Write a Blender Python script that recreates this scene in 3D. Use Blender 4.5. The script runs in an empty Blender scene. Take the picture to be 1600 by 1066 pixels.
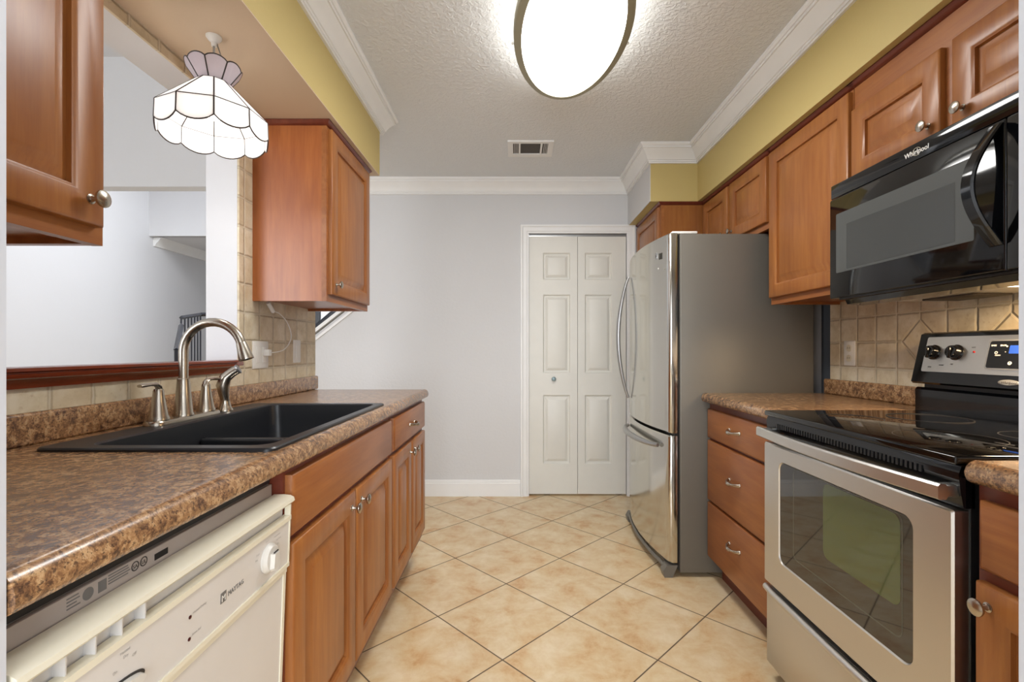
import bpy, bmesh, math, random
from mathutils import Vector, Matrix
random.seed(7)
SC = bpy.context.scene
COL = SC.collection
PI = math.pi
H = 1.13                      # camera height
CEIL = 2.444
# ------------------------------------------------------------------ camera
cd = bpy.data.cameras.new('camera'); cam = bpy.data.objects.new('camera', cd); COL.objects.link(cam)
cam.location = (0, 0, H); cam.rotation_euler = (PI/2, 0, 0)
cd.sensor_width = 36; cd.lens = 745/1600*36
cd.shift_x = -7/1600; cd.shift_y = 14/1600
cd.clip_start = 0.02
SC.camera = cam
SC.view_settings.view_transform = 'Standard'; SC.view_settings.look = 'None'
SC.view_settings.exposure = 0.03; SC.view_settings.gamma = 1.0
SC.view_settings.use_curve_mapping = False
# ------------------------------------------------------------------ world and daylight
w = bpy.data.worlds.new('world'); SC.world = w; w.use_nodes = True
w.node_tree.nodes['Background'].inputs[0].default_value = (0.86, 0.93, 1.0, 1)
w.node_tree.nodes['Background'].inputs[1].default_value = 1.0
def area(name, loc, rot, sx, sy, power, col=(1, 1, 1), spread=None):
    l = bpy.data.lights.new(name, 'AREA'); l.shape = 'RECTANGLE'; l.size = sx; l.size_y = sy
    l.energy = power; l.color = col
    if spread: l.spread = spread
    o = bpy.data.objects.new(name, l); COL.objects.link(o); o.location = loc; o.rotation_euler = rot
    return o
# daylight through the window behind the camera and the dining room window
area('window_daylight', (0.1, -2.55, 1.45), (PI/2, 0, 0), 2.6, 1.7, 150, (0.90, 0.95, 1.0))
area('dining_daylight', (-2.7, -1.55, 1.6), (PI/2, 0, 0), 2.0, 1.8, 92, (0.95, 0.97, 1.0))
area('entry_fill_light', (-1.6, 4.2, 3.1), (math.radians(30), 0, math.radians(95)), 0.9, 0.9, 75, (0.95, 0.97, 1.0))  # added fill lamp that brightens the entry, no window there

# ------------------------------------------------------------------ node helpers
def s2l(c):
    return tuple(((v/255)/12.92 if v/255 <= .04045 else ((v/255+.055)/1.055)**2.4) for v in c) + (1,)
class NT:
    def __init__(s, name):
        s.m = bpy.data.materials.new(name); s.m.use_nodes = True
        s.t = s.m.node_tree; s.b = s.t.nodes['Principled BSDF']; s.l = s.t.links
    def n(s, ty, **kw):
        nd = s.t.nodes.new(ty)
        for k, v in kw.items(): setattr(nd, k, v)
        return nd
    def put(s, sock, v):
        if isinstance(v, bpy.types.NodeSocket): s.l.new(v, sock)
        elif v is not None: sock.default_value = v
    def math(s, op, a, b=None, c=None):
        nd = s.n('ShaderNodeMath', operation=op); s.put(nd.inputs[0], a)
        if b is not None: s.put(nd.inputs[1], b)
        if c is not None: s.put(nd.inputs[2], c)
        return nd.outputs[0]
    def mix(s, f, a, b):
        nd = s.n('ShaderNodeMix', data_type='RGBA'); s.put(nd.inputs[0], f); s.put(nd.inputs[6], a); s.put(nd.inputs[7], b)
        return nd.outputs[2]
    def pos(s): return s.n('ShaderNodeNewGeometry').outputs['Position']
    def obj(s): return s.n('ShaderNodeTexCoord').outputs['Object']
    def sep(s, v):
        nd = s.n('ShaderNodeSeparateXYZ'); s.l.new(v, nd.inputs[0]); return nd.outputs
    def comb(s, x, y, z):
        nd = s.n('ShaderNodeCombineXYZ'); s.put(nd.inputs[0], x); s.put(nd.inputs[1], y); s.put(nd.inputs[2], z); return nd.outputs[0]
    def mapping(s, v, sc=(1, 1, 1), loc=(0, 0, 0), rot=(0, 0, 0)):
        nd = s.n('ShaderNodeMapping'); s.l.new(v, nd.inputs[0]); nd.inputs['Scale'].default_value = sc
        nd.inputs['Location'].default_value = loc; nd.inputs['Rotation'].default_value = rot; return nd.outputs[0]
    def noise(s, v, sc, det=4, ro=.55, dis=0):
        nd = s.n('ShaderNodeTexNoise'); s.l.new(v, nd.inputs['Vector']); nd.inputs['Scale'].default_value = sc
        nd.inputs['Detail'].default_value = det; nd.inputs['Roughness'].default_value = ro; nd.inputs['Distortion'].default_value = dis
        return nd.outputs['Fac']
    def white(s, v):
        nd = s.n('ShaderNodeTexWhiteNoise'); s.l.new(v, nd.inputs['Vector']); return nd.outputs['Value']
    def ramp(s, f, stops, interp='LINEAR'):
        nd = s.n('ShaderNodeValToRGB'); s.l.new(f, nd.inputs[0]); r = nd.color_ramp; r.interpolation = interp
        while len(r.elements) > 1: r.elements.remove(r.elements[-1])
        r.elements[0].position = stops[0][0]; r.elements[0].color = stops[0][1]
        for p, c in stops[1:]:
            e = r.elements.new(p); e.color = c
        return nd.outputs[0]
    def bump(s, h, strength=.3, dist=.002):
        nd = s.n('ShaderNodeBump'); s.l.new(h, nd.inputs['Height']); nd.inputs['Strength'].default_value = strength
        nd.inputs['Distance'].default_value = dist; s.l.new(nd.outputs[0], s.b.inputs['Normal']); return nd
    def set(s, **kw):
        for k, v in kw.items():
            s.put(s.b.inputs[{'color': 'Base Color', 'rough': 'Roughness', 'metal': 'Metallic', 'coat': 'Coat Weight',
                  'coat_r': 'Coat Roughness', 'spec': 'Specular IOR Level', 'emis': 'Emission Color', 'emis_s': 'Emission Strength',
                  'trans': 'Transmission Weight', 'alpha': 'Alpha', 'aniso': 'Anisotropic', 'ior': 'IOR'}[k]], v)
        return s.m
def plain(name, rgb, rough=.5, metal=0, coat=0, noise=True, **kw):
    t = NT(name); c = s2l(rgb)
    if noise:
        f = t.noise(t.obj(), 9, 3)
        c2 = tuple(min(1, v*.93) for v in c[:3]) + (1,)
        t.set(color=t.mix(f, c, c2))
    else: t.set(color=c)
    t.set(rough=rough, metal=metal, coat=coat, **kw); return t.m
def paint(name, rgb, bumpy=.25, scale=60, rough=.6):
    t = NT(name); p = t.pos(); c = s2l(rgb)
    f = t.noise(p, 1.7, 3); t.set(color=t.mix(f, c, tuple(v*.95 for v in c[:3]) + (1,)), rough=rough)
    n = t.noise(p, scale, 3, .6); t.bump(n, bumpy, .003); return t.m
def wood(name, axis, a, b, cdark, rough=.3):
    t = NT(name); p = t.pos()
    sc = {'z': (1, 1, .09), 'y': (1, .09, 1), 'x': (.09, 1, 1)}[axis]
    m = t.mapping(p, sc)
    g = t.noise(m, 38, 5, .6, .35); big = t.noise(t.mapping(p, tuple(.3+.7*v for v in sc)), 7, 3)
    pores = t.noise(t.mapping(p, tuple(v*(.35 if v < 1 else 1) for v in sc)), 260, 2, .6)
    col = t.mix(t.ramp(g, [(.36, (0, 0, 0, 1)), (.66, (1, 1, 1, 1))]), s2l(a), s2l(b))
    col = t.mix(t.math('MULTIPLY', t.ramp(big, [(.45, (0, 0, 0, 1)), (.75, (1, 1, 1, 1))]), .45), col, s2l(cdark))
    col = t.mix(t.math('MULTIPLY', t.ramp(pores, [(.55, (0, 0, 0, 1)), (.75, (1, 1, 1, 1))]), .22), col, s2l(cdark))
    t.set(color=col, rough=rough, coat=.12, coat_r=.25, spec=.4); t.bump(pores, .04, .0005); return t.m

M = {}
M['wall'] = paint('wall_paint', (212, 212, 213), .6, 48)
M['wall_smooth'] = paint('wall_paint_smooth', (216, 217, 220), .12, 90)
M['yellow'] = paint('yellow_paint', (200, 180, 118), .2, 70)
M['tan'] = paint('tan_paint', (212, 192, 166), .15, 70)
M['white'] = plain('white_trim_paint', (238, 238, 237), .4)
M['jamb'] = plain('door_jamb_paint', (204, 207, 214), .45)
M['door'] = plain('door_paint', (226, 224, 216), .42)
M['wz'] = wood('maple_wood_upright', 'z', (148, 90, 44), (164, 106, 53), (118, 64, 30), .36)
M['wy'] = wood('maple_wood_along', 'y', (144, 86, 44), (160, 101, 53), (112, 60, 30), .36)
M['wside'] = wood('cherry_veneer', 'z', (150, 84, 42), (166, 98, 50), (122, 62, 32), .3)
M['wdark'] = wood('dark_cherry_trim', 'y', (104, 48, 34), (118, 56, 38), (76, 34, 24), .3)
M['sill'] = wood('red_brown_wood', 'y', (112, 48, 26), (136, 60, 32), (70, 28, 16), .16)
def ceiling_mat():
    t = NT('textured_ceiling'); p = t.pos()
    n1 = t.noise(p, 52, 3, .55, .6); n2 = t.noise(p, 130, 2)
    hgt = t.math('ADD', t.ramp(n1, [(.42, (0, 0, 0, 1)), (.62, (1, 1, 1, 1))]), t.math('MULTIPLY', n2, .5))
    t.set(color=s2l((224, 227, 230)), rough=.75); t.bump(hgt, .5, .004); return t.m
M['ceil'] = ceiling_mat()
def floor_mat():
    t = NT('diagonal_floor_tile'); p = t.sep(t.pos())
    th = math.radians(45.147); s = .400; ox, oy = .2325, 2.020
    dx = t.math('SUBTRACT', p[0], ox); dy = t.math('SUBTRACT', p[1], oy)
    u = t.math('DIVIDE', t.math('SUBTRACT', t.math('MULTIPLY', dx, math.cos(th)), t.math('MULTIPLY', dy, math.sin(th))), s)
    v = t.math('DIVIDE', t.math('ADD', t.math('MULTIPLY', dx, math.sin(th)), t.math('MULTIPLY', dy, math.cos(th))), s)
    def edge(q):
        f = t.math('FRACT', t.math('ADD', q, 100.0)); return t.math('MINIMUM', f, t.math('SUBTRACT', 1.0, f))
    e = t.math('MINIMUM', edge(u), edge(v))
    g = t.ramp(e, [(.0035, (1, 1, 1, 1)), (.0085, (0, 0, 0, 1))])
    cell = t.comb(t.math('FLOOR', u), t.math('FLOOR', v), 0.0); r = t.white(cell)
    off = t.n('ShaderNodeVectorMath', operation='ADD'); t.l.new(t.pos(), off.inputs[0])
    t.l.new(t.comb(t.math('MULTIPLY', r, 7.0), t.math('MULTIPLY', r, 3.0), 0.0), off.inputs[1])
    a = t.noise(off.outputs[0], 7.5, 7, .66, .25); b = t.noise(off.outputs[0], 22, 4, .6)
    col = t.ramp(a, [(.32, s2l((198, 152, 102))), (.42, s2l((212, 181, 136))), (.52, s2l((219, 196, 156))), (.66, s2l((228, 210, 178)))])
    col = t.mix(t.math('MULTIPLY', t.ramp(b, [(.5, (0, 0, 0, 1)), (.72, (1, 1, 1, 1))]), .35), col, s2l((208, 168, 124)))
    col = t.mix(t.math('MULTIPLY', r, .16), col, s2l((218, 190, 152)))
    col = t.mix(g, col, s2l((84, 66, 50)))
    t.set(color=col, rough=t.ramp(g, [(0, (.3, .3, .3, 1)), (1, (.8, .8, .8, 1))]))
    t.bump(t.math('SUBTRACT', t.math('MULTIPLY', b, .12), g), .35, .002); return t.m
M['floor'] = floor_mat()
def tile_mat(name, y0, z0, s, diamonds=None):
    t = NT(name); P = t.pos(); p = t.sep(P)
    wob = t.math('MULTIPLY', t.math('SUBTRACT', t.noise(P, 40, 2), .5), .05)
    u = t.math('ADD', t.math('DIVIDE', t.math('SUBTRACT', p[1], y0), s), wob)
    v = t.math('ADD', t.math('DIVIDE', t.math('SUBTRACT', p[2], z0), s), wob)
    def edge(q):
        f = t.math('FRACT', t.math('ADD', q, 100.0)); return t.math('MINIMUM', f, t.math('SUBTRACT', 1.0, f))
    e = t.math('MULTIPLY', t.math('MINIMUM', edge(u), edge(v)), s)
    cell = t.comb(t.math('FLOOR', u), t.math('FLOOR', v), 1.0)
    if diamonds:
        dy, dz, P3, rad = diamonds
        q = t.math('FRACT', t.math('ADD', t.math('DIVIDE', t.math('SUBTRACT', p[1], dy), P3), 100.5))
        q = t.math('MULTIPLY', t.math('ABSOLUTE', t.math('SUBTRACT', q, .5)), P3)
        d = t.math('ADD', q, t.math('ABSOLUTE', t.math('SUBTRACT', p[2], dz)))
        near = t.math('LESS_THAN', p[1], dy+.17)
        d = t.math('ADD', d, t.math('MULTIPLY', t.math('SUBTRACT', 1.0, near), 1.0))
        inside = t.math('LESS_THAN', d, rad)
        ed = t.math('ABSOLUTE', t.math('SUBTRACT', d, rad))
        e = t.math('MINIMUM', t.math('ADD', e, inside), t.math('MULTIPLY', ed, .8))
    g = t.ramp(e, [(.0016, (1, 1, 1, 1)), (.0034, (0, 0, 0, 1))])
    gd = t.ramp(e, [(.0026, (0, 0, 0, 1)), (.0040, (1, 1, 1, 1)), (.0062, (0, 0, 0, 1))])
    r = t.white(cell)
    a = t.noise(P, 14, 5, .6); b = t.noise(P, 75, 3)
    col = t.ramp(a, [(.3, s2l((196, 180, 150))), (.48, s2l((213, 200, 172))), (.65, s2l((226, 216, 194)))])
    col = t.mix(t.math('MULTIPLY', r, .32), col, s2l((190, 164, 128)))
    col = t.mix(t.math('MULTIPLY', t.ramp(b, [(.6, (0, 0, 0, 1)), (.75, (1, 1, 1, 1))]), .4), col, s2l((166, 138, 100)))
    col = t.mix(t.math('MULTIPLY', gd, .35), col, s2l((140, 118, 88)))
    col = t.mix(g, col, s2l((216, 206, 184)))
    t.set(color=col, rough=.5)
    t.bump(t.math('ADD', t.math('MULTIPLY', b, .1), t.ramp(e, [(.001, (0, 0, 0, 1)), (.007, (1, 1, 1, 1))])), .9, .005)
    return t.m
M['tileL'] = tile_mat('tumbled_tile', 1.013, 1.052, .1152)
M['tileR'] = tile_mat('tumbled_tile_diamonds', 2.142, 1.052, .1115, (1.81, 1.163, .3345, .084))
def laminate(name):
    t = NT(name); P = t.pos()
    a = t.noise(P, 18, 5, .7, .8); b = t.noise(P, 52, 6, .78, .3); c = t.noise(P, 170, 3, .7); d = t.noise(P, 6, 3)
    base = t.ramp(b, [(.37, s2l((56, 38, 26))), (.44, s2l((112, 78, 50))), (.52, s2l((160, 120, 80))), (.60, s2l((200, 164, 120))), (.70, s2l((142, 112, 92)))])
    col = t.mix(t.math('MULTIPLY', t.ramp(a, [(.42, (0, 0, 0, 1)), (.6, (1, 1, 1, 1))]), .4), base, s2l((168, 126, 82)))
    col = t.mix(t.math('MULTIPLY', t.ramp(c, [(.54, (0, 0, 0, 1)), (.62, (1, 1, 1, 1))]), .8), col, s2l((52, 36, 28)))
    col = t.mix(t.math('MULTIPLY', d, .25), col, s2l((150, 120, 104)))
    t.set(color=col, rough=.27, coat=.2, coat_r=.2); return t.m
M['lam'] = laminate('granite_look_laminate')
def steel(name, rgb, rough, axis='y', an=0.0):
    t = NT(name); P = t.pos(); sc = {'y': (1, .02, 1), 'z': (1, 1, .02)}[axis]
    n = t.noise(t.mapping(P, sc), 420, 2)
    t.set(color=s2l(rgb), metal=1.0, rough=t.math('ADD', rough-.03, t.math('MULTIPLY', n, .06)), aniso=an); return t.m
M['steel'] = steel('brushed_steel', (212, 210, 206), .34)
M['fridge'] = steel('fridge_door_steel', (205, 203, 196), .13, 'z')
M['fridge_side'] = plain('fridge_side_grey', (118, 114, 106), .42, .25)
M['nickel'] = steel('brushed_nickel', (186, 178, 166), .26, 'z')
M['silver'] = plain('silver_handle', (168, 168, 168), .3, .8)
M['black'] = plain('black_gloss', (10, 11, 14), .07, noise=False)
M['glass_black'] = plain('black_glass', (8, 8, 9), .03, noise=False)
M['black_soft'] = plain('black_plastic', (22, 22, 24), .4, noise=False)
M['mwwin'] = plain('microwave_window_mesh', (56, 59, 58), .25, noise=False, coat=.4, coat_r=.02)
M['mwbevel'] = plain('microwave_window_border', (78, 81, 80), .3, noise=False)
M['ovenreflect'] = plain('oven_green_reflection', (72, 84, 46), .03, noise=False, ior=1.9)
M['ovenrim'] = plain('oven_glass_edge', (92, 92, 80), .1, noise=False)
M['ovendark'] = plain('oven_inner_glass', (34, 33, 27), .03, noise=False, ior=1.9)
M['ovenframe'] = plain('oven_window_border', (22, 20, 17), .03, noise=False, ior=1.9)
M['dark'] = plain('dark_void', (26, 22, 20), .8)
M['dkblue'] = plain('shaded_bluish_wall', (66, 72, 80), .7)
M['sink'] = plain('black_composite', (30, 32, 36), .36)
M['almond'] = plain('almond_plastic', (226, 220, 200), .32)
M['dwpanel'] = plain('white_appliance_panel', (212, 208, 204), .25)
M['dwtub'] = plain('grey_tub_frame', (168, 158, 150), .4)
M['plate'] = plain('white_plastic', (240, 239, 234), .3)
M['ink'] = plain('grey_ink', (110, 108, 106), .5, noise=False)
M['ink2'] = plain('pale_ink', (150, 147, 144), .5, noise=False)
M['inkd'] = plain('dark_ink', (44, 42, 42), .5, noise=False)
M['inkw'] = plain('white_ink', (226, 224, 220), .5, noise=False)
M['ringink'] = plain('burner_mark', (46, 45, 45), .3, noise=False)
M['red'] = plain('red_lamp', (150, 20, 20), .3, noise=False)
M['darkred'] = plain('dark_red_lamp', (60, 14, 18), .3, noise=False)
M['bronze'] = plain('lead_came', (62, 54, 52), .4, .4)
M['ring'] = plain('olive_nickel_ring', (158, 153, 128), .4, .2)
M['dialw'] = plain('off_white_plastic', (206, 203, 197), .35)
M['ventgrey'] = plain('vent_grille_shadow', (70, 62, 54), .6)
M['rail'] = plain('black_rail_paint', (40, 42, 50), .4)
M['blueled'] = plain('blue_display', (30, 60, 130), .2, noise=False, emis=s2l((50, 90, 200)), emis_s=.5)
M['greyknob'] = plain('blue_grey_knob', (130, 148, 152), .3, .3)
def glow(name, col, st):
    t = NT(name); t.set(color=col, emis=col, emis_s=st, rough=.4); return t.m
M['diffuser'] = glow('lit_acrylic', (1, .985, .95, 1), 7.0)
M['bulb'] = glow('lit_bulb', (1, .96, .9, 1), 8.0)
M['mwlamp'] = glow('lit_hood_lamp', (1, .78, .52, 1), 9.0)
def stained(name, rgb, tr):
    t = NT(name); f = t.noise(t.mapping(t.obj(), (1, 1, .3)), 30, 3, .6, 1.0)
    c = s2l(rgb); col = t.mix(f, c, tuple(v*.86 for v in c[:3]) + (1,)); t.set(color=col, rough=.2)
    tl = t.n('ShaderNodeBsdfTranslucent'); t.l.new(col, tl.inputs[0])
    mx = t.n('ShaderNodeMixShader'); mx.inputs[0].default_value = tr
    t.l.new(t.b.outputs[0], mx.inputs[1]); t.l.new(tl.outputs[0], mx.inputs[2])
    t.l.new(mx.outputs[0], t.t.nodes['Material Output'].inputs[0]); return t.m
M['opal'] = stained('opal_glass', (252, 251, 251), .55)
M['mauve'] = stained('mauve_white_glass', (222, 212, 220), .3)

# ------------------------------------------------------------------ mesh helpers
class MB:
    def __init__(s): s.bm = bmesh.new()
    def box(s, x0, x1, y0, y1, z0, z1, bev=0, seg=2):
        x0, x1 = sorted((x0, x1)); y0, y1 = sorted((y0, y1)); z0, z1 = sorted((z0, z1))
        mat = Matrix.Translation(((x0+x1)/2, (y0+y1)/2, (z0+z1)/2)) @ Matrix.Diagonal((x1-x0, y1-y0, z1-z0, 1))
        r = bmesh.ops.create_cube(s.bm, size=1, matrix=mat)
        if bev:
            bev = min(bev, .49*min(x1-x0, y1-y0, z1-z0))
            es = list({e for v in r['verts'] for e in v.link_edges})
            bmesh.ops.bevel(s.bm, geom=es, offset=bev, segments=seg, profile=.5, affect='EDGES', clamp_overlap=True)
        return s
    def loops(s, L, cap0=True, cap1=True, closed=True):
        V = [[s.bm.verts.new(p) for p in l] for l in L]
        for a, b in zip(V[:-1], V[1:]):
            n = len(a)
            for i in range(n if closed else n-1):
                j = (i+1) % n
                try: s.bm.faces.new((a[i], a[j], b[j], b[i]))
                except ValueError: pass
        if cap0: s.bm.faces.new(V[0][::-1])
        if cap1: s.bm.faces.new(V[-1])
        return s
    def lathe(s, prof, c, axis='z', seg=24, mat=None):
        c = Vector(c); L = []
        R = {'z': Matrix.Identity(3), 'x': Matrix.Rotation(PI/2, 3, 'Y'), '-x': Matrix.Rotation(-PI/2, 3, 'Y'),
             'y': Matrix.Rotation(-PI/2, 3, 'X'), '-y': Matrix.Rotation(PI/2, 3, 'X')}[axis] if mat is None else mat
        for r, z in prof:
            r = max(r, .0002)
            L.append([c + R @ Vector((r*math.cos(2*PI*i/seg), r*math.sin(2*PI*i/seg), z)) for i in range(seg)])
        return s.loops(L)
    def tube(s, pts, r, seg=10, flat=None):
        pts = [Vector(p) for p in pts]; n = len(pts); rr = r if isinstance(r, (list, tuple)) else [r]*n
        L = []; prev = None
        for i, p in enumerate(pts):
            t = (pts[min(i+1, n-1)] - pts[max(i-1, 0)]).normalized()
            if prev is None:
                up = Vector((0, 0, 1)) if abs(t.z) < .9 else Vector((0, 1, 0))
                a = t.cross(up).normalized()
            else:
                a = (prev - t*prev.dot(t)).normalized()
            prev = a; b = t.cross(a)
            k = flat if flat else 1
            L.append([p + a*(rr[i]*math.cos(2*PI*j/seg)) + b*(rr[i]*k*math.sin(2*PI*j/seg)) for j in range(seg)])
        return s.loops(L)
    def prism(s, poly, axis, a, b):
        def P(q, t):
            return {'x': (t, q[0], q[1]), 'y': (q[0], t, q[1]), 'z': (q[0], q[1], t)}[axis]
        return s.loops([[P(q, a) for q in poly], [P(q, b) for q in poly]])
    def sweep(s, path, prof, side=1):
        """profile (outward offset, z) along a plan path with mitred corners; side +1 = to the left of travel"""
        path = [Vector(p) for p in path]; n = len(path); L = []
        for i, p in enumerate(path):
            d = []
            if i > 0: d.append((path[i]-path[i-1]).normalized())
            if i < n-1: d.append((path[i+1]-path[i]).normalized())
            ns = [Vector((-q.y, q.x))*side for q in d]
            if len(ns) == 2:
                m = (ns[0]+ns[1]); m = m/(m.dot(ns[0]))
            else: m = ns[0]
            L.append([(p.x+m.x*o, p.y+m.y*o, z) for o, z in prof])
        return s.loops(L)
    def wallplate(s, yz_outer, w): pass
    def build(s, name, mat, parent=None, smooth=40, label=None, kind=None, group=None):
        bmesh.ops.remove_doubles(s.bm, verts=s.bm.verts, dist=1e-6)
        bmesh.ops.recalc_face_normals(s.bm, faces=s.bm.faces)
        me = bpy.data.meshes.new(name)
        if parent is not None:
            off = Vector((0, 0, 0)); q = parent
            while q is not None: off += q.location; q = q.parent
            bmesh.ops.translate(s.bm, verts=s.bm.verts, vec=-off)
        s.bm.to_mesh(me); s.bm.free()
        if smooth:
            for p in me.polygons: p.use_smooth = True
            me.set_sharp_from_angle(angle=math.radians(smooth))
        me.materials.append(M[mat] if isinstance(mat, str) else mat)
        o = bpy.data.objects.new(name, me); COL.objects.link(o)
        if parent is not None: o.parent = parent
        if label: o['label'] = label
        if kind: o['kind'] = kind
        if group: o['group'] = group
        return o
def thing(name, label, cat, loc=(0, 0, 0), group=None):
    o = bpy.data.objects.new(name, None); COL.objects.link(o); o.location = loc; o.empty_display_size = .05
    o['label'] = label; o['category'] = cat
    if group: o['group'] = group
    return o
def tag(o, label, cat, group=None):
    o['label'] = label; o['category'] = cat
    if group: o['group'] = group
    return o
def struct(mb, name, mat, smooth=40, label=None): return mb.build(name, mat, None, smooth, label, 'structure')
def rrect(x0, x1, y0, y1, r, z, n=5):
    P = []
    for cx, cy, a in ((x1-r, y1-r, 0), (x0+r, y1-r, 90), (x0+r, y0+r, 180), (x1-r, y0+r, 270)):
        for k in range(n+1):
            t = math.radians(a+90*k/n); P.append((cx+r*math.cos(t), cy+r*math.sin(t), z))
    return P
def text(name, body, mat, parent, origin, xdir, ydir, size, ext=.0004, bold=0, shear=0):
    """lettering as mesh: baseline start at origin, advancing along xdir, up along ydir"""
    cu = bpy.data.curves.new(name, 'FONT'); cu.body = body; cu.size = size; cu.extrude = ext; cu.offset = bold; cu.shear = shear
    cu.resolution_u = 3
    tmp = bpy.data.objects.new(name, cu); COL.objects.link(tmp)
    bpy.context.view_layer.update()
    me = bpy.data.meshes.new_from_object(tmp); COL.objects.unlink(tmp); bpy.data.objects.remove(tmp)
    X = Vector(xdir).normalized(); Y = Vector(ydir).normalized(); Z = X.cross(Y)
    R = Matrix((X, Y, Z)).transposed().to_4x4()
    off = Vector((0, 0, 0)); q = parent
    while q is not None: off += q.location; q = q.parent
    me.transform(Matrix.Translation(Vector(origin)-off) @ R)
    me.materials.clear(); me.materials.append(M[mat])
    o = bpy.data.objects.new(name, me); COL.objects.link(o); o.parent = parent
    return o

class Side:
    """cabinet fronts: u = depth into room (Y), v = height, w = out of the front face"""
    def __init__(s, xf, sg): s.xf = xf; s.sg = sg
    def P(s, u, v, w): return (s.xf + s.sg*w, u, v)
    def rect(s, u0, u1, v0, v1, ins, w): return [s.P(u0+ins, v0+ins, w), s.P(u1-ins, v0+ins, w), s.P(u1-ins, v1-ins, w), s.P(u0+ins, v1-ins, w)]
    def panel_door(s, u0, u1, v0, v1, t=.02, fw=.055):
        prof = [(0, 0), (0, t-.005), (.002, t-.002), (.006, t), (fw, t), (fw+.004, t-.003), (fw+.008, t-.005), (fw+.009, t-.014),
                (fw+.015, t-.014), (fw+.040, t-.002), (fw+.043, t-.001)]
        return MB().loops([s.rect(u0, u1, v0, v1, i, w_) for i, w_ in prof])
    def slab(s, u0, u1, v0, v1, t=.02):
        return MB().loops([s.rect(u0, u1, v0, v1, i, w_) for i, w_ in [(0, 0), (0, t-.007), (.003, t-.003), (.010, t)]])
    def knob(s, parent, u, v, w, r=.016, label=None):
        ax = 'x' if s.sg > 0 else '-x'
        prof = [(.0055, 0), (.0055, .003), (.0042, .006), (.0042, .014), (.008, .017), (r*.9, .0195), (r, .0225), (r*.97, .025), (r*.7, .0275), (.0005, .0285)]
        return MB().lathe([(.009, 0), (.009, .0015)] + prof[1:], s.P(u, v, w), ax, 20).build('knob', 'nickel', parent)
    def pull(s, parent, u, v, w, L=.096):
        pts = []; n = 13
        for i in range(n):
            a = i/(n-1); uu = u-L/2+L*a; ww = w+.003+.024*math.sin(PI*a)**.6
            vv = v - .004*math.sin(PI*a)
            pts.append(s.P(uu, vv, ww))
        rr = [.0075 - .0025*abs(math.sin(PI*i/(n-1)*2))+(.002 if 4 < i < 8 else 0) for i in range(n)]
        m = MB().tube(pts, rr, 10)
        ax = 'x' if s.sg > 0 else '-x'
        for q in (u-L/2, u+L/2): m.lathe([(.009, 0), (.009, .003), (.006, .007), (.001, .009)], s.P(q, v, w), ax, 14)
        return m.build('pull_handle', 'nickel', parent)

# ================================================================== SETTING
XR = 1.538; XL = -1.112; YB = 3.69; YW = 2.62; XD = -4.13
struct(MB().box(-4.3, 2.2, -2.8, 6.8, -.1, 0), 'floor', 'floor')
struct(MB().box(-1.236, XR+.12, .45, YB+.11, CEIL, CEIL+.1), 'ceiling', 'ceil')
# entry / dining side ceiling, high, then dropped past the bulkhead
struct(MB().box(XD-.1, -1.236, -1.7, 5.4, 3.4, 3.5).box(-1.236, 1.7, 3.9, 5.4, 3.4, 3.5).box(XD-.1, 1.7, 5.4, 6.8, 2.413, 2.5).box(XD-.1, 1.7, 5.36, 5.42, 2.413, 3.5), 'ceiling_entry', 'wall_smooth')
# right wall
struct(MB().box(XR, XR+.12, .33, YB+.11, 0, CEIL), 'wall_right', 'wall')
# left wall with the pass-through opening
OY0, OY1, OZ0, OZ1 = .95, 1.898, 1.05, 2.053
struct(MB().box(-1.236, XL, .33, YW, 0, OZ0).box(-1.236, XL, .33, OY0, OZ0, OZ1).box(-1.236, XL, OY1, YW, OZ0, OZ1)
       .box(-1.236, XL, .33, YW, OZ1, CEIL+.96).box(-1.236, XL, YW, YB, 2.5, CEIL+.96), 'wall_left', 'wall_smooth')
# back wall: full-height panel with door hole, and the knee wall of the stair
DX0, DX1, DZ = .092, .856, 2.035
struct(MB().box(-1.2, DX0, YB, YB+.11, 0, CEIL).box(DX1, XR+.12, YB, YB+.11, 0, CEIL).box(DX0, DX1, YB, YB+.11, DZ, CEIL)
       .box(-1.2, XR+.12, YB, YB+.11, CEIL, 3.4).box(XD, -1.2, YB, YB+.11, 2.395, 3.4), 'wall_back', 'wall')
struct(MB().prism([(-3.13, 0), (-1.2, 0), (-1.2, 1.527), (-3.13, .02)], 'y', YB, YB+.11), 'wall_stair', 'wall')
struct(MB().box(DX0-.02, DX1+.02, YB+.5, YB+.55, 0, 2.3), 'wall_closet', 'dark')
# room beyond
struct(MB().box(XD-.1, XD, -1.7, 6.8, 0, 3.5), 'wall_dining', 'wall_smooth')
struct(MB().box(XD, 1.7, 6.7, 6.8, 0, 2.6), 'wall_entry', 'wall_smooth')
struct(MB().box(-2.55, 1.7, 4.75, 4.85, 0, 3.5), 'wall_hall', 'wall_smooth')
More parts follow.
